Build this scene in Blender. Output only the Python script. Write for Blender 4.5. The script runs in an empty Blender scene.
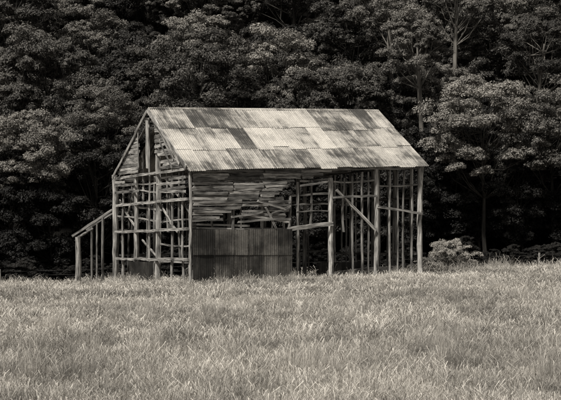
import bpy, math, random
import numpy as np
from mathutils import Vector, Quaternion, noise
random.seed(7); rng=np.random.default_rng(7)
scene=bpy.context.scene
COL=scene.collection
def g(v,w=1.0): return (v, v*(1-.06*w), v*(1-.15*w), 1)

# ------------------------------------------------------------ camera
FPX=1544.0; CAMH=1.6; HOR=245.0
cam=bpy.data.cameras.new("camera"); co=bpy.data.objects.new("camera",cam); COL.objects.link(co)
co.location=(0,0,CAMH); co.rotation_euler=(math.radians(90),0,0)
cam.sensor_width=36; cam.lens=36*FPX/561; cam.shift_y=(HOR-200)/561; cam.clip_end=3000; cam.clip_start=.5
scene.camera=co
scene.view_settings.view_transform='Standard'; scene.view_settings.look='None'; scene.view_settings.exposure=0

# ------------------------------------------------------------ light
EL=57; AZ=-40   # sun azimuth measured from -Y (towards camera), negative = left
sd=Vector((math.sin(math.radians(AZ))*math.cos(math.radians(EL)), -math.cos(math.radians(AZ))*math.cos(math.radians(EL)), math.sin(math.radians(EL))))
sl=bpy.data.lights.new("sun","SUN"); so=bpy.data.objects.new("sun",sl); COL.objects.link(so)
sl.energy=5.0; sl.angle=math.radians(5.); sl.color=(1,.965,.90)
so.rotation_euler=sd.to_track_quat('Z','Y').to_euler(); so.location=(0,0,50)
w=bpy.data.worlds.new("World"); scene.world=w; w.use_nodes=True
nt=w.node_tree; nt.nodes.clear()
sky=nt.nodes.new("ShaderNodeTexSky"); sky.sky_type='NISHITA'; sky.sun_disc=False
sky.sun_elevation=math.radians(EL); sky.sun_rotation=math.atan2(sd.x,sd.y)
bw=nt.nodes.new("ShaderNodeRGBToBW"); mul=nt.nodes.new("ShaderNodeMix"); mul.data_type='RGBA'; mul.blend_type='MULTIPLY'
mul.inputs[0].default_value=1; mul.inputs[7].default_value=(1,.965,.91,1)
bg=nt.nodes.new("ShaderNodeBackground"); bg.inputs[1].default_value=.075
out=nt.nodes.new("ShaderNodeOutputWorld")
nt.links.new(sky.outputs[0],bw.inputs[0]); nt.links.new(bw.outputs[0],mul.inputs[6]); nt.links.new(mul.outputs[2],bg.inputs[0]); nt.links.new(bg.outputs[0],out.inputs[0])

# ------------------------------------------------------------ material helper
class M:
    def __init__(s,name,rough=.9,spec=.2):
        s.m=bpy.data.materials.new(name); s.m.use_nodes=True; s.nt=s.m.node_tree
        s.b=s.nt.nodes["Principled BSDF"]; s.b.inputs["Roughness"].default_value=rough
        s.b.inputs["Specular IOR Level"].default_value=spec
    def n(s,t,**k):
        x=s.nt.nodes.new(t)
        for a,b in k.items(): setattr(x,a,b)
        return x
    def l(s,a,b): s.nt.links.new(a,b)
    def noise(s,vec,scale,detail=4,rough=.55):
        x=s.n("ShaderNodeTexNoise"); x.inputs["Scale"].default_value=scale; x.inputs["Detail"].default_value=detail; x.inputs["Roughness"].default_value=rough
        if vec is not None: s.l(vec,x.inputs["Vector"])
        return x.outputs["Fac"]
    def mapping(s,vec,sc):
        x=s.n("ShaderNodeMapping"); x.inputs["Scale"].default_value=sc; s.l(vec,x.inputs["Vector"]); return x.outputs[0]
    def ramp(s,fac,stops):
        x=s.n("ShaderNodeValToRGB"); e=x.color_ramp.elements
        e[0].position=stops[0][0]; e[0].color=stops[0][1]; e[1].position=stops[-1][0]; e[1].color=stops[-1][1]
        for p,c in stops[1:-1]:
            k=e.new(p); k.color=c
        s.l(fac,x.inputs[0]); return x.outputs[0]
    def mix(s,fac,a,b,mode='MIX'):
        x=s.n("ShaderNodeMix",data_type='RGBA',blend_type=mode)
        for sock,v in ((x.inputs[0],fac),(x.inputs[6],a),(x.inputs[7],b)):
            if isinstance(v,(int,float,tuple)): sock.default_value=v
            else: s.l(v,sock)
        return x.outputs[2]
    def attr(s,name):
        x=s.n("ShaderNodeAttribute"); x.attribute_name=name; return x.outputs["Fac"]
    def math(s,op,a,b=0.):
        x=s.n("ShaderNodeMath",operation=op)
        for i,v in enumerate((a,b)):
            if isinstance(v,(int,float)): x.inputs[i].default_value=v
            else: s.l(v,x.inputs[i])
        return x.outputs[0]
    def bump(s,h,st,dist=.02):
        x=s.n("ShaderNodeBump"); x.inputs["Strength"].default_value=st; x.inputs["Distance"].default_value=dist
        s.l(h,x.inputs["Height"]); s.l(x.outputs[0],s.b.inputs["Normal"])
    def col(s,c): s.l(c,s.b.inputs["Base Color"])

def wood(name,lo,hi):
    m=M(name,.9,.15); uv=m.n("ShaderNodeUVMap"); uv.uv_map="UVMap"
    v=uv.outputs[0]
    a=m.noise(m.mapping(v,(1.2,26,1)),1.0,5,.65)
    b=m.noise(m.mapping(v,(.9,3,1)),1.0,4)
    c=m.ramp(a,[(.36,g(lo*.25,.6)),(.48,g((lo+hi)*.42,.6)),(.62,g(hi,.6))])
    st=m.ramp(b,[(.35,g(.25,0)),(.53,g(1.,0))])
    c=m.mix(1.,c,st,'MULTIPLY'); c=m.mix(1.,c,m.attr("tone"),'MULTIPLY')
    m.col(c); m.bump(a,.6,.02); return m.m
MW=wood("weathered_timber",.12,.62)
MB=wood("weathered_board",.10,.52)

def iron(name,dark):
    m=M(name,.6,.3); uv=m.n("ShaderNodeUVMap"); uv.uv_map="UVMap"; v=uv.outputs[0]
    at=m.n("ShaderNodeTexCoord").outputs["Object"]
    big=m.noise(m.mapping(v,(.8,.45,1)),1.3,5,.65)
    wide=m.noise(m.mapping(at,(.45,.6,.6)),1.0,6,.65)
    strk=m.noise(m.mapping(v,(11,.5,1)),1.0,6,.7)
    t=m.attr("tone")
    s=m.math('ADD',m.math('MULTIPLY',big,.55),m.math('MULTIPLY',strk,.8))
    s=m.math('ADD',s,m.math('MULTIPLY',m.math('SUBTRACT',wide,.5),1.2))
    s=m.math('ADD',s,m.math('SUBTRACT',t,.57))
    if dark: c=m.ramp(s,[(.38,g(.012)),(.58,g(.03)),(.72,g(.075)),(.95,g(.2))])
    else: c=m.ramp(s,[(.40,g(.045)),(.5,g(.10)),(.6,g(.22)),(.66,g(.34)),(.9,g(.55))])
    fine=m.noise(m.mapping(v,(14,14,1)),1.,3)
    c=m.mix(.55,c,m.ramp(fine,[(.3,g(.45,0)),(.65,g(1,0))]),'MULTIPLY')
    m.col(c); m.bump(fine,.3,.01); return m.m
MR=iron("corrugated_iron",False); MRD=iron("rusted_iron",True)

# grass
m=M("dry_grass",.85,.1); geo=m.n("ShaderNodeNewGeometry").outputs["Position"]
n1=m.noise(m.mapping(geo,(.16,.09,0)),1.,4,.6); n2=m.noise(m.mapping(geo,(1.4,.5,0)),1.,6,.8)
s=m.math('ADD',m.math('MULTIPLY',n1,.5),m.math('MULTIPLY',n2,.6))
big=m.ramp(s,[(.44,g(.17)),(.54,g(.46)),(.66,g(.72))])
t=m.ramp(m.attr("tone"),[(0,g(.42,0)),(.5,g(.8,0)),(1,g(1.2,0))])
c=m.mix(1.,big,t,'MULTIPLY'); m.col(c); MG=m.m
# ground
m=M("field_soil",1,.05); geo=m.n("ShaderNodeNewGeometry").outputs["Position"]
sx=m.n("ShaderNodeSeparateXYZ"); m.l(geo,sx.inputs[0])
n1=m.noise(geo,.15,5); n2=m.noise(geo,6,5,.7)
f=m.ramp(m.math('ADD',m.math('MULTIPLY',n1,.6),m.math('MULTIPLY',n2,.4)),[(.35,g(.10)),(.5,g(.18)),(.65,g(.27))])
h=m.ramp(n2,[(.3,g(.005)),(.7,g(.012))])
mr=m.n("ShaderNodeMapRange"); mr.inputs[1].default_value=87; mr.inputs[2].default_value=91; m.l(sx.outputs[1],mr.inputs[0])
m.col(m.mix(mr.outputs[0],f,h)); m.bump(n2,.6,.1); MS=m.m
# leaves
def leafmat(name,lo,hi):
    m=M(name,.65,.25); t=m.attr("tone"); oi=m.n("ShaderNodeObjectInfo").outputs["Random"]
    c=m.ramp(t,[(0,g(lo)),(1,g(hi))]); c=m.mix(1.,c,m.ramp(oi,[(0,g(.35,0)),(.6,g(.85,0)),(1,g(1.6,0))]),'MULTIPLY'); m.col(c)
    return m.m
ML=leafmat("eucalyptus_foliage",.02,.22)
MLD=leafmat("understorey_foliage",.006,.03)
MDRY=leafmat("dry_shrub_foliage",.3,.5)
def bark(name,lo,hi):
    m=M(name,.9,.1); tc=m.n("ShaderNodeTexCoord").outputs["Object"]
    m.col(m.ramp(m.noise(m.mapping(tc,(6,6,1)),1.,4),[(.3,g(lo)),(.65,g(hi))])); return m.m
MK=bark("tree_bark",.015,.07); MKP=bark("pale_gum_bark",.07,.26)

# ------------------------------------------------------------ terrain
def sm(a,b,x):
    t=min(1,max(0,(x-a)/(b-a))); return t*t*(3-2*t)
def gz(x,y):
    z=.03*max(-40,min(40,x))*sm(15,60,y)
    z+=.05*noise.noise(Vector((x*.12,y*.12,0)))*sm(10,30,y)
    z-=.38*sm(74,88,y)
    if y>90:
        k=y-100
        z+=.60*((math.sqrt(k*k+25)+k)/2-.56)
        z+=1.5*noise.noise(Vector((x*.035,y*.03,3)))*sm(95,120,y)
    if y>240: z-=(y-240)*.3
    return z
def np_mesh(name,V,F,mats,uv=None,tone=None,matidx=None,smooth=False):
    V=np.asarray(V,dtype=np.float32).reshape(-1,3); me=bpy.data.meshes.new(name)
    if isinstance(F,np.ndarray):
        n,k=F.shape; me.vertices.add(len(V)); me.vertices.foreach_set("co",V.ravel())
        me.loops.add(n*k); me.loops.foreach_set("vertex_index",F.astype(np.int32).ravel())
        me.polygons.add(n); me.polygons.foreach_set("loop_start",np.arange(0,n*k,k,dtype=np.int32))
        me.update(calc_edges=True)
    else:
        me.from_pydata([tuple(map(float,v)) for v in V],[],F); me.update()
    for x in mats: me.materials.append(x)
    if uv is not None:
        l=me.uv_layers.new(name="UVMap"); l.data.foreach_set("uv",np.asarray(uv,dtype=np.float32).ravel())
    if tone is not None:
        a=me.attributes.new("tone",'FLOAT','FACE'); a.data.foreach_set("value",np.asarray(tone,dtype=np.float32))
    if matidx is not None: me.polygons.foreach_set("material_index",np.asarray(matidx,dtype=np.int32))
    if smooth: me.polygons.foreach_set("use_smooth",[True]*len(me.polygons))
    return me
def obj(name,me,parent=None,loc=(0,0,0),rot=(0,0,0),sc=(1,1,1)):
    o=bpy.data.objects.new(name,me); COL.objects.link(o); o.location=loc; o.rotation_euler=rot; o.scale=sc
    if parent: o.parent=parent
    return o
xs=np.linspace(-260,260,209); ys=np.concatenate([np.linspace(-60,70,70),np.linspace(71,110,40),np.linspace(112,420,140)])
V=[(x,y,gz(x,y)) for y in ys for x in xs]; nx=len(xs)
F=np.array([(j*nx+i,j*nx+i+1,(j+1)*nx+i+1,(j+1)*nx+i) for j in range(len(ys)-1) for i in range(nx-1)])
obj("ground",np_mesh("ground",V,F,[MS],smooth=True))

# ------------------------------------------------------------ barn
TH=math.radians(25); CU=Vector((math.cos(TH),math.sin(TH),0)); CV=Vector((-math.sin(TH),math.cos(TH),0)); CN=-CV
A=Vector((-3.87,66,0)); L=11.4; W=9.3
def eave(u): return 4.89+.037*u
def ridge(u): return 7.72+.028*u
def P(u,v,z): return A+CU*u+CV*v+Vector((0,0,z))
def gzP(u,v): q=P(u,v,0); return gz(q.x,q.y)
# convert measurements taken off the picture of each wall into metres on that wall plane
def FW(x,y):
    p=(x-280.5)/FPX; u=(p*66+3.87)/(CU.x-p*CU.y); return u, CAMH+(HOR-y)*(66+u*CU.y)/FPX
def GW(x,y):
    p=(x-280.5)/FPX; v=-(3.87+66*p)/(-CV.x+CV.y*p); return v, CAMH+(HOR-y)*(66+v*CV.y)/FPX

class Acc:
    def __init__(s): s.V=[];s.F=[];s.UV=[];s.T=[]
    def ring(s,p0,p1,prof,side,up,tone,jit=.006,bow=.0,seg=5,taper=1.,capr=0):
        ax=(p1-p0); Ln=ax.length; b=len(s.V); n=len(prof); off=random.random()*50
        bowv=(side*random.uniform(-1,1)+up*random.uniform(-1,1))*bow
        per=[0]
        for i in range(n): per.append(per[-1]+(Vector(prof[(i+1)%n])-Vector(prof[i])).length)
        for k in range(seg+1):
            t=k/seg; c=p0+ax*t+bowv*math.sin(math.pi*t)+(side*random.uniform(-jit,jit)+up*random.uniform(-jit,jit))
            sc=1+(taper-1)*t+random.uniform(-.06,.06)
            for (a,d) in prof:
                e=ax.normalized()*(random.uniform(-capr,capr) if k in(0,seg) else 0)
                s.V.append(c+side*a*sc+up*d*sc+e)
        for k in range(seg):
            for i in range(n):
                i2=(i+1)%n
                s.F.append((b+k*n+i,b+k*n+i2,b+(k+1)*n+i2,b+(k+1)*n+i)); s.T.append(tone)
                u0=off+Ln*k/seg;u1=off+Ln*(k+1)/seg; v0=off+per[i];v1=off+per[i+1]
                s.UV+=[(u0,v0),(u0,v1),(u1,v1),(u1,v0)]
        for base,rev in((b,1),(b+seg*n,0)):
            f=[base+i for i in range(n)]
            if rev: f=f[::-1]
            s.F.append(tuple(f)); s.T.append(tone*.8); s.UV+=[(off+prof[i%n][0],off+prof[i%n][1]*.1) for i in range(n)]
    def beam(s,p0,p1,w,d,nrm,tone=None,**k):
        ax=(p1-p0).normalized(); side=nrm.cross(ax).normalized(); up=ax.cross(side).normalized()
        tone=random.uniform(.55,1.1) if tone is None else tone
        s.ring(p0,p1,[(-w/2,-d/2),(w/2,-d/2),(w/2,d/2),(-w/2,d/2)],side,up,tone,**k)
    def log(s,p0,p1,r,tone=None,**k):
        ax=(p1-p0).normalized(); side=CN.cross(ax).normalized(); up=ax.cross(side).normalized()
        tone=random.uniform(.8,1.15) if tone is None else tone
        prof=[(r*random.uniform(.85,1.15)*math.cos(a),r*random.uniform(.85,1.15)*math.sin(a)) for a in [2*math.pi*i/9 for i in range(9)]]
        s.ring(p0,p1,prof,side,up,tone,seg=10,**k)
    def make(s,name,mat,parent):
        return obj(name,np_mesh(name,s.V,s.F,[mat],uv=s.UV,tone=s.T),parent)
barn=bpy.data.objects.new("derelict_barn",None); COL.objects.link(barn)

# --- front wall
posts=Acc()
def fpost(x,y1,y2,r,tone=None,dv=0,lean=0):
    u,z1=FW(x,y1); posts.log(P(u,dv,gzP(u,dv)-.15),P(u+lean,dv,z1),r,tone,bow=.06,jit=.022,taper=.85)
def fbeam(acc,x1,y1,x2,y2,wd,d=.06,dv=-.05,tone=None,**k):
    u1,z1=FW(x1,y1);u2,z2=FW(x2,y2); acc.beam(P(u1,dv,z1),P(u2,dv,z2),wd,d,CN,tone,**k)
for x,y,r,t in((190,168,.085,.9),(290,196,.09,.75),(331,178,.125,1.2),(376.5,169,.12,1.15),(421,165,.13,1.2),(390,170,.06,.9),(362,172,.06,.75),(262,178,.07,.7),(232,176,.07,.7)):
    fpost(x,y,283,r,t)
fr=Acc()
fr.beam(P(-.1,.0,eave(0)-.12),P(L+.1,.0,eave(L)-.12),.2,.14,CN,.75,seg=14,jit=.015)
for (x1,y1,x2,y2,wd,t) in [
 (298,182,298,281,.08,.8),(312,180,311,226,.07,.6),(345,178,344,232,.07,.7),(353,176,354,278,.07,.65),(369,172,369,276,.06,.6),
 (398,170,398,276,.05,.7),(405,170,404,276,.05,.6),(413,169,412,274,.07,.95),(284,200,284,229,.08,.9),(272,190,273,229,.07,.7),(241,205,241,229,.07,.7),(213,212,213,229,.07,.7),
 (286,229.5,332,224,.19,1.2),(192,224.5,250,226,.09,.9),(335,190,374,230,.13,1.2),(331,198,376,196,.10,.7),(376,207,421,214,.10,.9),(376,186,421,184,.07,.7),
 (290,196,332,193,.09,.8),(290,205,331,204,.07,.6),(300,181,331,179,.09,.9),(334,182,376,180,.08,.8),(297,212,331,211,.05,.8),
 (192,227.8,291,228.5,.08,1.0)]:
    fbeam(fr,x1,y1,x2,y2,wd,.07,.06 if wd<.1 else -.12,t,bow=.05,jit=.015)
# weatherboards on the upper front wall: long, sagging, partly fallen
wb=Acc()
i=0
while True:
    y=171.5+i*3.05
    if y>222: break
    if i<3: runs=[(192,228),(228.5,262),(262.5,300),(300.5,330-i*9)]
    elif i<7: runs=[(192,232),(232.5,262),(262.5,287+random.uniform(-6,8))]
    elif i<10: runs=[(192,226),(226.5,258),(258.5,278+random.uniform(-6,9))]
    elif i<13: runs=[(192,240),(240.5,266),(266.5,289)]
    else: runs=[(192,232+random.uniform(-14,8)),(240,288+random.uniform(-5,1))]
    for (a,b) in runs:
        if random.random()<(.05 if i<10 else .16): continue
        if a>192 : a+=random.uniform(-2,2)
        dy=random.uniform(-.5,.5); sag=random.uniform(-.5,.7)
        fbeam(wb,a,y+dy,b,y+dy-(b-a)*.012+sag,random.uniform(.10,.135),.028,-.13+random.uniform(-.015,.015),random.choice([.3,.5,.8,1.,1.3]),bow=.02,jit=.008,seg=6,capr=.06)
    i+=1
for (x1,y1,x2,y2) in [(240,214,287,222),(256,201,284,209),(230,217,262,212),(298,186,326,182),(264,208,274,228),(236,222,288,219),(270,214,289,206)]:
    fbeam(wb,x1,y1,x2,y2,.09,.025,-.19,random.uniform(.8,1.3),bow=.03,capr=.05)

# --- gable (left) end
def gbeam(acc,x1,y1,x2,y2,wd,d=.07,du=0,tone=None,**k):
    v1,z1=GW(x1,y1);v2,z2=GW(x2,y2); acc.beam(P(du,v1,z1),P(du,v2,z2),wd,d,-CU,tone,**k)
def gpost(x,ytop,r,t):
    v,z1=GW(x,ytop); posts.log(P(0,v,gzP(0,v)-.15),P(0,v,z1),r,t,bow=.06,jit=.022,taper=.85)
for x,y,r,t in((115,175,.17,1.),(136.5,158,.13,.95),(158,118,.14,.95),(124,172,.06,.8),(172,150,.07,.75),(183,168,.06,.8),(149,118,.06,.8)): gpost(x,y,r,t)
for zc,t in((1.0,.8),(2.28,.9),(3.55,.95),(4.85,.9)):
    fr.beam(P(-.12,-.1,zc),P(-.12,W+.1,zc-.05),.12,.08,-CU,t,seg=8,bow=.04,jit=.025)
for (x1,y1,x2,y2,wd,t) in [(141,152,141,205,.10,1.),(165,160,166,232,.09,.9),(178,168,178,258,.07,.7),(130,180,130,230,.07,.7),(146,200,146,258,.06,.7),
   (116,216,160,222,.07,.8),(160,190,189,186,.08,.9),(118,200,136,230,.09,1.),(160,205,176,232,.09,.9),(136,190,158,193,.06,.9),(158,244,190,246,.07,.8),(118,190,136,189,.07,.8),(163,178,188,212,.07,1.),(153,262,190,263,.07,.9),(126,215,137,170,.07,.9),
   (116,180,136,181,.08,.9),(136,184,160,182,.07,.9),(160,178,189,177,.08,.9),(136,208,160,210,.09,.9),(162,222,189,219,.06,.8),(168,188,168,228,.06,.7),(153,176,153,214,.08,1.),(120,236,120,280,.06,.7),(141,240,158,260,.07,.9)]:
    gbeam(fr,x1,y1,x2,y2,wd,.06,.08,t,bow=.05,jit=.015)
def slope_v(z,inset=.12):
    f=(z-eave(0))/(ridge(0)-eave(0)); return W/2*f+inset, W-W/2*f-inset
z=eave(0)+.12; k=0
loA,loB=GW(158,0)[0],GW(142,0)[0]
while z<ridge(0)-.25:
    a,b=slope_v(z)
    if b-loB>.2:
        wb.beam(P(-.16,loB+random.uniform(-.1,.2),z),P(-.16,b,z+random.uniform(-.04,.04)),.14,.028,-CU,random.choice([.5,.7,.95,1.3]),jit=.01,capr=.06)
    if loA-a>.3 and random.random()<.85:
        wb.beam(P(-.16,a,z),P(-.16,min(loA,a+random.uniform(1.8,4.2)),z+random.uniform(-.07,.07)),.135,.028,-CU,random.choice([.45,.7,1.1]),jit=.01,capr=.06)
    z+=.15;k+=1
for zc in np.arange(4.1,4.85,.16):
    if random.random()<.85: wb.beam(P(-.19,W-random.uniform(1.2,3.6),zc),P(-.19,W+.05,zc+random.uniform(-.05,.05)),.12,.028,-CU,random.uniform(.5,1.2),jit=.01,capr=.06)
for zc in np.arange(3.9,4.85,.2):
    if random.random()<.6: wb.beam(P(-.19,.05,zc),P(-.19,random.uniform(1.5,3.6),zc+random.uniform(-.1,.1)),.12,.028,-CU,random.uniform(.5,1.2),jit=.01,capr=.06)
for (x1,y1,x2,y2,wd,t) in [(151,121,151.5,168,.3,1.25),(158,117,184,164,.17,1.3),(160,124,178,160,.1,.9),(163,140,176,168,.1,1.),(142,130,142.5,168,.1,.9)]:
    gbeam(wb,x1,y1,x2,y2,wd,.03,-.2,t,jit=.01,capr=.05)
wb.beam(P(-.24,-.15,eave(0)+.02),P(-.24,W/2,ridge(0)+.0),.2,.035,-CU,1.25,seg=8,jit=.01)
wb.beam(P(-.24,W/2+.05,ridge(0)-.02),P(-.24,W+.25,eave(0)-.1),.15,.035,-CU,.9,seg=8,jit=.02)

# --- back wall, right end, interior
def pst(u,v,z1,r,t): posts.log(P(u,v,gzP(u,v)-.15),P(u,v,z1),r,t,bow=.04,jit=.012,taper=.9)
for u in (1.9,3.9,5.8,7.7,9.6,L): pst(u,W,eave(u)-.1,.11,.6)
for v in (2.3,4.65,7.0): pst(L,v,eave(L)+(1-abs(v-W/2)/(W/2))*2.6-.2,.10,.75)
for u in (3.9,7.7): pst(u,W/2,eave(u)-.1,.10,.6); fr.beam(P(u,0,eave(u)-.2),P(u,W,eave(u)-.2),.2,.12,CU,.6,seg=8)
fr.beam(P(-.1,W,eave(0)-.12),P(L+.1,W,eave(L)-.12),.2,.14,CV,.6,seg=12)
u=.5
while u<L:
    if random.random()<.8: fr.beam(P(u,W+.1,gzP(u,W)),P(u+random.uniform(-.1,.1),W+.1,random.uniform(2.8,4.7)),.07,.05,CV,random.uniform(.3,.5),bow=.03)
    u+=random.uniform(.6,1.1)
for zc in (1.1,2.3,3.6): fr.beam(P(0,W-.12,zc),P(L,W-.12,zc+.2),.1,.07,CV,.3,seg=10,bow=.04,jit=.015)
v=.4
while v<W:
    fr.beam(P(L+.1,v,gzP(L,v)),P(L+.1+random.uniform(-.05,.05),v+random.uniform(-.06,.06),eave(L)-.1),random.uniform(.06,.1),.05,CU,random.uniform(.55,.95),bow=.04)
    v+=random.uniform(.45,.75)
for zc in (1.2,3.8,5.2): fr.beam(P(L-.1,0,zc),P(L-.1,W,zc),.1,.07,CU,.4,seg=8,bow=.04)
for zc in np.arange(5.5,7.8,.17):
    f=(zc-eave(L))/(ridge(L)-eave(L)); 
    if 0<f<.95: wb.beam(P(L+.14,W/2*f+.1,zc),P(L+.14,W-W/2*f-.1,zc),.16,.028,CU,random.uniform(.4,.8))
for u in np.linspace(.05,L-.05,13):
    fr.beam(P(u,-.1,eave(u)-.09),P(u,W/2,ridge(u)-.1),.06,.1,CU,.6)
    fr.beam(P(u,W/2,ridge(u)-.1),P(u,W+.2,eave(u)-.15),.06,.1,CU,.6)
for (u0,v0,z0,u1,v1,z1) in [(5.8,W-.3,.5,8.6,W-.2,.6),(8.2,2,.35,11,5,.5),(7.2,.5,.3,10.8,.9,.55),(1,3,.4,4,6,1.5)]:
    fr.beam(P(u0,v0,z0),P(u1,v1,z1),.2,.04,CN,.8,bow=.05)

# --- lean-to remains at the left
lt=Acc(); B=W
def lp(x,ybase,ytop,r,Y,t):
    X=(x-280.5)/FPX*Y; lt.log(Vector((X,Y,gz(X,Y)-.1)),Vector((X,Y,CAMH+(HOR-ytop)*Y/FPX)),r,t,bow=.03,taper=.92)
def lb(x1,y1,Y1,x2,y2,Y2,wd,t):
    lt.beam(Vector(((x1-280.5)/FPX*Y1,Y1,CAMH+(HOR-y1)*Y1/FPX)),Vector(((x2-280.5)/FPX*Y2,Y2,CAMH+(HOR-y2)*Y2/FPX)),wd,.08,Vector((0,-1,0)),t,bow=.02)
lp(77.5,282,237,.14,73.2,.9); lp(103,282,216,.07,74.5,.65); lp(92,279,226,.06,77.5,.5); lp(97,279,224,.05,78.5,.5)
lb(72,236.5,73.1,112,210,74.3,.11,.8); lb(86,230,77.5,113,213,78.,.08,.6); lb(77,238,73.2,92,229,77.5,.09,.6)

# --- roof sheets (corrugated)
def sheet(acc,origin,du,dv,nrm,wid,hgt,tone,pitch=.095,amp=.014,nrow=3,uvo=(0,0),warp=.015):
    n=int(wid/pitch*4); b=len(acc.V); wa=[random.uniform(-warp,warp) for _ in range(nrow+1)]
    for j in range(nrow+1):
        for i in range(n+1):
            x=i/n*wid; y=j/nrow*hgt
            acc.V.append(origin+du*x+dv*y+nrm*(amp*math.sin(2*math.pi*x/pitch)+wa[j]*math.sin(3*x+j)))
    for j in range(nrow):
        for i in range(n):
            acc.F.append((b+j*(n+1)+i,b+j*(n+1)+i+1,b+(j+1)*(n+1)+i+1,b+(j+1)*(n+1)+i)); acc.T.append(tone)
            acc.UV+=[(uvo[0]+(i+a)/n*wid,uvo[1]+(j+c)/nrow*hgt) for a,c in((0,0),(1,0),(1,1),(0,1))]
rf=Acc(); SW=.78; nc=int(round((L+.45)/SW)); SW=(L+.45)/nc
def roof(side):
    for c in range(nc):
        u=-.2+c*SW
        ve=-.28 if side==0 else W+.28
        e=P(u,ve,eave(u)-.14); r=P(u,W/2,ridge(u)+.06)
        e2=P(u+SW,ve,eave(u+SW)-.14); du=(e2-e)/SW
        dv=(r-e); Ls=dv.length; dv/=Ls; nr=du.cross(dv).normalized()
        if nr.z<0: nr=-nr
        cuts=[0,.35+random.choice([-.02,0,0,.03]),.68+random.choice([-.03,0,0,.02]),1.0]
        for ri in range(3):
            a=max(0,cuts[ri]-.03); b=min(1,cuts[ri+1]+.01)
            if side==1 and c<1: continue
            tone=.535+random.gauss(0,.075)
            if ri==2 and 1<=c<=5: tone-=.08
            if random.random()<.2: tone+=random.choice([-.13,.10])
            ext=random.uniform(-.06,.1) if ri==0 else 0
            sk=random.uniform(-.012,.012)
            o=e+dv*(a*Ls-ext)+nr*(.03*(2-ri)*0+.018*ri+.04+.01*(c%2))+du*sk
            sheet(rf,o,(du+dv*random.uniform(-.015,.015)).normalized(),dv,nr,SW*1.03,(b-a)*Ls+ext,tone,uvo=(u+ri*3.1+random.choice([0,0,11]),a*Ls+random.choice([0,0,5])),warp=.012)
roof(0); roof(1)
for c in range(7):
    u0=-.2+c*(L+.4)/7; u1=u0+(L+.4)/7+.03
    for s_ in(-1,1):
        b=len(rf.V); 
        rf.V+= [P(u0,W/2,ridge(u0)+.15+.004*(c%2)),P(u1,W/2,ridge(u1)+.15+.004*(c%2)),P(u1,W/2+s_*.2,ridge(u1)+.05),P(u0,W/2+s_*.2,ridge(u0)+.05)]
        rf.F.append((b,b+1,b+2,b+3)); rf.T.append(.45+.07*(c%3)); rf.UV+=[(u0,0),(u1,0),(u1,.2),(u0,.2)]
rf.make("iron_roof",MR,barn)
# wall iron: flat rusted sheets nailed on
ws=Acc()
def wsheet(x1,x2,y1,y2,tone,dv=-.16,G=False,amp=.004):
    if G:
        va,zt=GW(x2,y1); vb,_=GW(x1,y1); zb=GW(x2,y2)[1]; sheet(ws,P(-.2,va,zb),CV,Vector((0,0,1)),-CU,vb-va,zt-zb,tone,amp=amp,uvo=(x1,y1))
    else:
        ua,zt=FW(x1,y1); ub,_=FW(x2,y1); zb=FW(x1,y2)[1]; sheet(ws,P(ua,dv,zb),(CU+Vector((0,0,random.uniform(-.006,.006)))).normalized(),Vector((random.uniform(-.008,.008),0,1)),CN,ub-ua,zt-zb,tone,amp=amp,uvo=(x1,y1))
for i,(a,b,t,t2) in enumerate([(191.5,212.6,.56,.44),(213,232.6,.66,.54),(233,246.5,.76,.6),(247,261.6,.66,.52),(262,276,.72,.7),(276.3,290.5,.56,.6)]):
    wsheet(a,b,229.5+random.uniform(-.8,.5),255,t,-.175-.004*(i%2)); wsheet(a,b,253.5+random.uniform(-.8,.5),283,t2,-.155-.004*(i%2))
wsheet(133,157,262,285,.4,G=True)
ws.make("iron_wall_sheets",MRD,barn)
ws=Acc(); wsheet(338,386,263,277,.55,2.2); wsheet(300,330,262,280,.5,5); ws.make("fallen_iron_sheets",MRD,barn)
posts.make("timber_posts",MW,barn); fr.make("timber_frame",MW,barn); wb.make("weatherboards",MB,barn); lt.make("lean_to_frame",MW,barn)

# ------------------------------------------------------------ fence
fence=bpy.data.objects.new("wire_fence",None); COL.objects.link(fence)
fp=Acc(); 
pts=[]
for x in np.arange(-31,40,7.6):
    y=87+.3*math.sin(x); q=Vector((x,y,gz(x,y))); pts.append(q)
    fp.log(q-Vector((0,0,.2)),q+Vector((random.uniform(-.04,.04),0,1.1)),.055,.9,jit=.005)
for a,b in zip(pts,pts[1:]):
    for h in(.4,.7,.95): fp.beam(a+Vector((0,-.07,h)),b+Vector((0,-.07,h)),.005,.005,Vector((0,-1,0)),.4,jit=0,seg=2)
fp.make("posts_and_wires",MW,fence)

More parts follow.
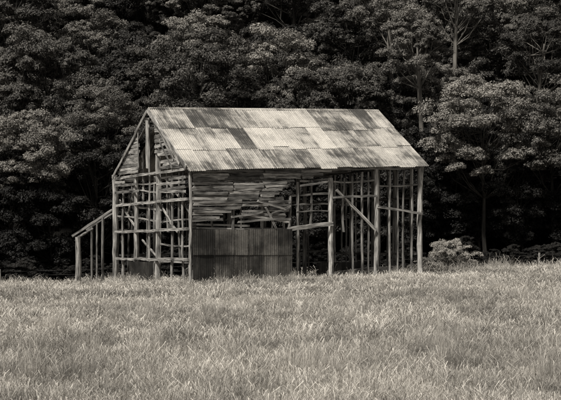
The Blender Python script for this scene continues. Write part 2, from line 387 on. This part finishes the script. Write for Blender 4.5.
# ------------------------------------------------------------ grass
def grass_patch(name,n,S,hmin,hmax,wd,seed,tall=.04,lie=.9,tip=1.5):
    r=np.random.default_rng(seed)
    base=np.c_[r.uniform(-S/2-.06,S/2+.06,(n,2)),np.zeros(n)]
    nt_=n//16
    cc=base[:nt_][r.integers(0,nt_,n)]; cl=r.random(n)<.45; 
    base[cl]=cc[cl]+np.c_[r.normal(0,.05,(cl.sum(),2)),np.zeros(cl.sum())]
    h=hmin+(hmax-hmin)*r.random(n)**1.8
    ph=np.sin(base[:,0]*2.1+seed)+np.sin(base[:,1]*2.7+seed*2)+np.sin((base[:,0]+base[:,1])*4.3)
    h*=1+.15*ph
    tl=r.random(n)<tall; h[tl]*=1.7
    az=r.random(n)*2*np.pi; d=np.stack([np.cos(az),np.sin(az),np.zeros(n)],1)
    la=r.random(n)*2*np.pi; ln=np.stack([np.cos(la),np.sin(la),np.zeros(n)],1)*(h*r.uniform(.05,lie,n))[:,None]
    w=(wd*r.uniform(.6,1.3,n))[:,None]
    up=np.array([0,0,1.])
    mid=base+ln*.35+up*(h*.65)[:,None]; top=base+ln+up*h[:,None]
    base[:,2]-=.02
    tw=np.where(tl|(r.random(n)<.25),tip,.3)[:,None]
    V=np.stack([base-d*w,base+d*w,mid+d*w*.8,mid-d*w*.8,top+d*w*tw,top-d*w*tw],1).reshape(-1,3)
    i=np.arange(n)*6
    F=np.concatenate([np.stack([i,i+1,i+2,i+3],1),np.stack([i+3,i+2,i+4,i+5],1)])
    t=np.clip(r.normal(.5,.22,n),0,1); t2=t.copy(); t2[tl]=1.
    return np_mesh(name,V,F,[MG],tone=np.concatenate([t,t2]))
grass=bpy.data.objects.new("grass",None); COL.objects.link(grass)
S=4.
near=[grass_patch("grass_tuft_patch",64000,S,.03,.13,.0018,s,.05,.9,1.7) for s in range(4)]
mid_=[grass_patch("grass_patch_mid",28000,S,.05,.16,.0034,s+20,.05,.9) for s in range(4)]
far_=[grass_patch("grass_patch_far",14000,S,.05,.17,.006,s+30,.05,.9) for s in range(4)]
tallg=[grass_patch("tall_grass_patch",900,1.8,.2,.45,.005,s+40,.1) for s in range(4)]
y=14.
while y<91:
    hw=.19*y+5; n=int(hw/S)+1
    for k in range(-n,n+1):
        X=k*S; Y=y
        mset=near if y<26 else (mid_ if y<46 else far_)
        sxx=(gz(X+2,Y)-gz(X-2,Y))/4; syy=(gz(X,Y+2)-gz(X,Y-2))/4
        o=obj("grass_patch",random.choice(mset),grass,(X,Y,gz(X,Y)))
        nrm=Vector((-sxx,-syy,1)).normalized()
        q=Vector((0,0,1)).rotation_difference(nrm)
        o.rotation_mode='QUATERNION'; o.rotation_quaternion=q@Quaternion((0,0,1),math.pi/2*random.randint(0,3))
        o.scale=(random.choice([1,-1]),1,random.uniform(.85,1.2))
    y+=S
for k in range(80):
    X=random.uniform(-20,21); Y=random.uniform(83,90)
    obj("grass_patch",random.choice(tallg),grass,(X,Y,gz(X,Y)),(0,0,random.uniform(0,6.28)),(1,1,random.uniform(.4,.9)))
for k in range(30):   # ranker growth against the posts
    u,v=random.choice([(random.uniform(0,L),random.uniform(-.4,.3)),(random.uniform(-.5,.3),random.uniform(0,W)),(random.uniform(0,L),random.uniform(0,W))])
    q=P(u,v,0); obj("grass_patch",random.choice(tallg),grass,(q.x,q.y,gz(q.x,q.y)),(0,0,random.uniform(0,6)),(.6,.6,random.uniform(.4,.9)))
for k in range(18):
    X=random.uniform(8.2,17); Y=random.uniform(84,89)
    obj("grass_patch",random.choice(tallg),grass,(X,Y,gz(X,Y)),(0,0,random.uniform(0,6)),(.8,.8,random.uniform(.9,1.4)))
for k in range(200):   # scattered tussocks in the paddock
    Y=random.uniform(18,80); X=random.uniform(-.19,.19)*Y; s_=random.uniform(.1,.3)
    obj("grass_patch",random.choice(tallg),grass,(X,Y,gz(X,Y)),(0,0,random.uniform(0,6)),(s_,s_,random.uniform(.45,.75)))

# ------------------------------------------------------------ trees
def tube(V,F,MI,T,pts,rads,ns=6):
    b=len(V)
    for k,(p,r) in enumerate(zip(pts,rads)):
        a=(pts[min(k+1,len(pts)-1)]-pts[max(k-1,0)]); a/=np.linalg.norm(a)+1e-9
        s=np.cross(a,[0.3,1,.1]); s/=np.linalg.norm(s); t=np.cross(a,s)
        for i in range(ns):
            an=2*math.pi*i/ns; V.append(p+r*(s*math.cos(an)+t*math.sin(an)))
    for k in range(len(pts)-1):
        for i in range(ns):
            i2=(i+1)%ns; F.append((b+k*ns+i,b+k*ns+i2,b+(k+1)*ns+i2,b+(k+1)*ns+i)); MI.append(0); T.append(.5)
def tree(name,seed,H,CR,CH,nclump,cr,leaf,nleaf,low=0.,mat=None,bk=None,limb=1.,irr=.3):
    r=np.random.default_rng(seed); V=[];F=[];MI=[];T=[]
    lean=r.normal(0,.5,2); fork=max(H*.2,H-CH*1.0)
    tp=[np.array([0,0,-.5]),np.array([lean[0]*.2+.15,lean[1]*.2,fork*.5]),np.array([lean[0]*.5,lean[1]*.5,fork]),np.array([lean[0],lean[1],H-CH*.35])]
    tr=.012*H; tube(V,F,MI,T,tp,[tr*1.3,tr,tr*.8,tr*.25])
    cz=H-CH/2; LV=[];LT=[]; main=[]
    lob=r.normal(size=(5,3)); lob/=np.linalg.norm(lob,axis=1)[:,None]
    for k in range(nclump):
        for _ in range(40):
            d=r.normal(size=3); d/=np.linalg.norm(d)
            if d[2]<-.6+(-.4 if low else 0): continue
            rr=r.uniform(.7,1.)*(1-irr+irr*1.6*max(0,(lob@d).max()))
            c=np.array([lean[0]+d[0]*CR*rr,lean[1]+d[1]*CR*rr,cz+d[2]*CH/2*rr])
            if all(np.linalg.norm(c-m)>cr*.75 for m in main): break
        main.append(c)
        t=r.uniform(.2,1); q0=tp[2]*(1-t)+tp[3]*t
        q0=q0 if q0[2]<c[2] else tp[2]; md=(q0+c)/2+np.array([0,0,-.25])+r.normal(0,.2,3)
        tube(V,F,MI,T,[q0,md,c],[tr*.32*limb,tr*.2*limb,tr*.06],5)
        R=cr*r.uniform(.6,1.3); ns=r.integers(8,14)
        ctone=r.uniform(0,.35)+.15*max(-1,d[2])  # random clump tone, plus top light painted in: upper clumps paler, lower darker
        for s in range(ns):
            d=r.normal(size=3); d/=np.linalg.norm(d); d[2]=abs(d[2])*1.-.2
            sc=c+d*R*np.array([.8,.8,.65])*r.uniform(.6,1.05); sr=R*r.uniform(.25,.5)
            n=int(nleaf*r.uniform(.8,1.3)); dd=r.normal(size=(n,3)); dd/=np.linalg.norm(dd,axis=1)[:,None]; dd[:,2]=np.where(dd[:,2]<-.2,-dd[:,2],dd[:,2])
            pos=sc+dd*sr*(r.uniform(.6,1.15,(n,1)))*np.array([1,1,.85])
            nm=dd*1.1+r.normal(0,.4,(n,3))+np.array([0,0,.2]); nm/=np.linalg.norm(nm,axis=1)[:,None]
            a=np.cross(nm,r.normal(size=(n,3))); a/=np.linalg.norm(a,axis=1)[:,None]; b=np.cross(nm,a)
            sz=(leaf*r.uniform(.6,1.3,n))[:,None]
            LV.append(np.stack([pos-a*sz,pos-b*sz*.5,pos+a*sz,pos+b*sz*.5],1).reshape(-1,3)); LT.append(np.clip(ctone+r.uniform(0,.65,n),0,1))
    LV=np.concatenate(LV); LT=np.concatenate(LT); nb=len(V); nl=len(LT)
    VV=np.concatenate([np.array(V),LV]); FF=np.concatenate([np.array(F),nb+np.arange(nl*4).reshape(-1,4)])
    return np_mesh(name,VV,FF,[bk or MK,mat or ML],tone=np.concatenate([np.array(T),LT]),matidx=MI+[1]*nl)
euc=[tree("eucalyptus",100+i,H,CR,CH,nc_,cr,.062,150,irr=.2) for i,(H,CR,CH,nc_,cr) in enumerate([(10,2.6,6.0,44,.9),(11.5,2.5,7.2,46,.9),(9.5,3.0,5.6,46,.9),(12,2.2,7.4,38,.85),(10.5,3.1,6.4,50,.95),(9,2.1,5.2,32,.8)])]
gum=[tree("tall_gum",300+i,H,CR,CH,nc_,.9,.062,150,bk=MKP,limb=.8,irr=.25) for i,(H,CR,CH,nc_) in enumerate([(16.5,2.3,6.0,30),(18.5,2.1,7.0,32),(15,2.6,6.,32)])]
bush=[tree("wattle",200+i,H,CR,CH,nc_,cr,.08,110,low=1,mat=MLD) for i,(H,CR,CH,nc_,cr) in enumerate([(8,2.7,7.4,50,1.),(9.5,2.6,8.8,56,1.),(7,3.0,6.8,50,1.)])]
dry=tree("dry_shrub",250,2.2,1.1,2.0,18,.38,.03,80,low=1,mat=MDRY)
forest=bpy.data.objects.new("forest",None); COL.objects.link(forest)
def plant(me,x,y,s,nm="forest_tree",sz=1,par=forest):
    obj(nm,me,par,(x,y,gz(x,y)-.1),(random.uniform(-.07,.07),random.uniform(-.07,.07),random.uniform(0,6.28)),(s,s,s*sz))
und=bpy.data.objects.new("undergrowth",None); COL.objects.link(und)
x=-34
while x<36:
    plant(random.choice(bush),x,random.uniform(90.5,93),random.uniform(.16,.34),"shrub",random.uniform(.6,1),und); x+=random.uniform(.7,1.5)
plant(dry,9.1,86.5,1.1,"shrub",1,und); plant(dry,9.9,87.8,.85,"shrub",1,und); plant(dry,8.5,88,.6,"shrub",1,und); plant(dry,10.8,88,.5,"shrub",1,und)
x=-36
while x<38:
    plant(random.choice(bush),x,random.uniform(94,96),random.uniform(.65,1.0)); x+=random.uniform(2.2,3.2)
x=-38
while x<40:
    plant(random.choice(bush+euc[:1]),x,random.uniform(98,101),random.uniform(.75,1.0)); x+=random.uniform(2.6,3.6)
y=102.5
while y<180:
    hw=.2*y+12; x=-hw
    while x<hw:
        plant(random.choice(bush if random.random()>.93 else euc),x+random.uniform(-1.5,1.5),y+random.uniform(-1.5,1.5),random.choice([.7,.8,.95,1.1,1.3]),sz=random.uniform(.9,1.1))
        x+=4.2
    y+=4.2
for (X,Y,s,i) in [(9.6,103,.95,0),(8.0,107,1.,1),(16.8,105,.95,2),(-17,104,.9,2),(12.4,110,1.,0)]:
    plant(gum[i],X,Y,s,"tall_gum_tree",1,None)
for (x,y,s,i) in [(12.6,94.,1.05,4),(17.0,95,1.1,2),(-16,94.5,.95,4),(-11,96,1.,1),(1.5,97,.9,0)]:
    plant(euc[i],x,y,s,"eucalyptus_tree",1,None)
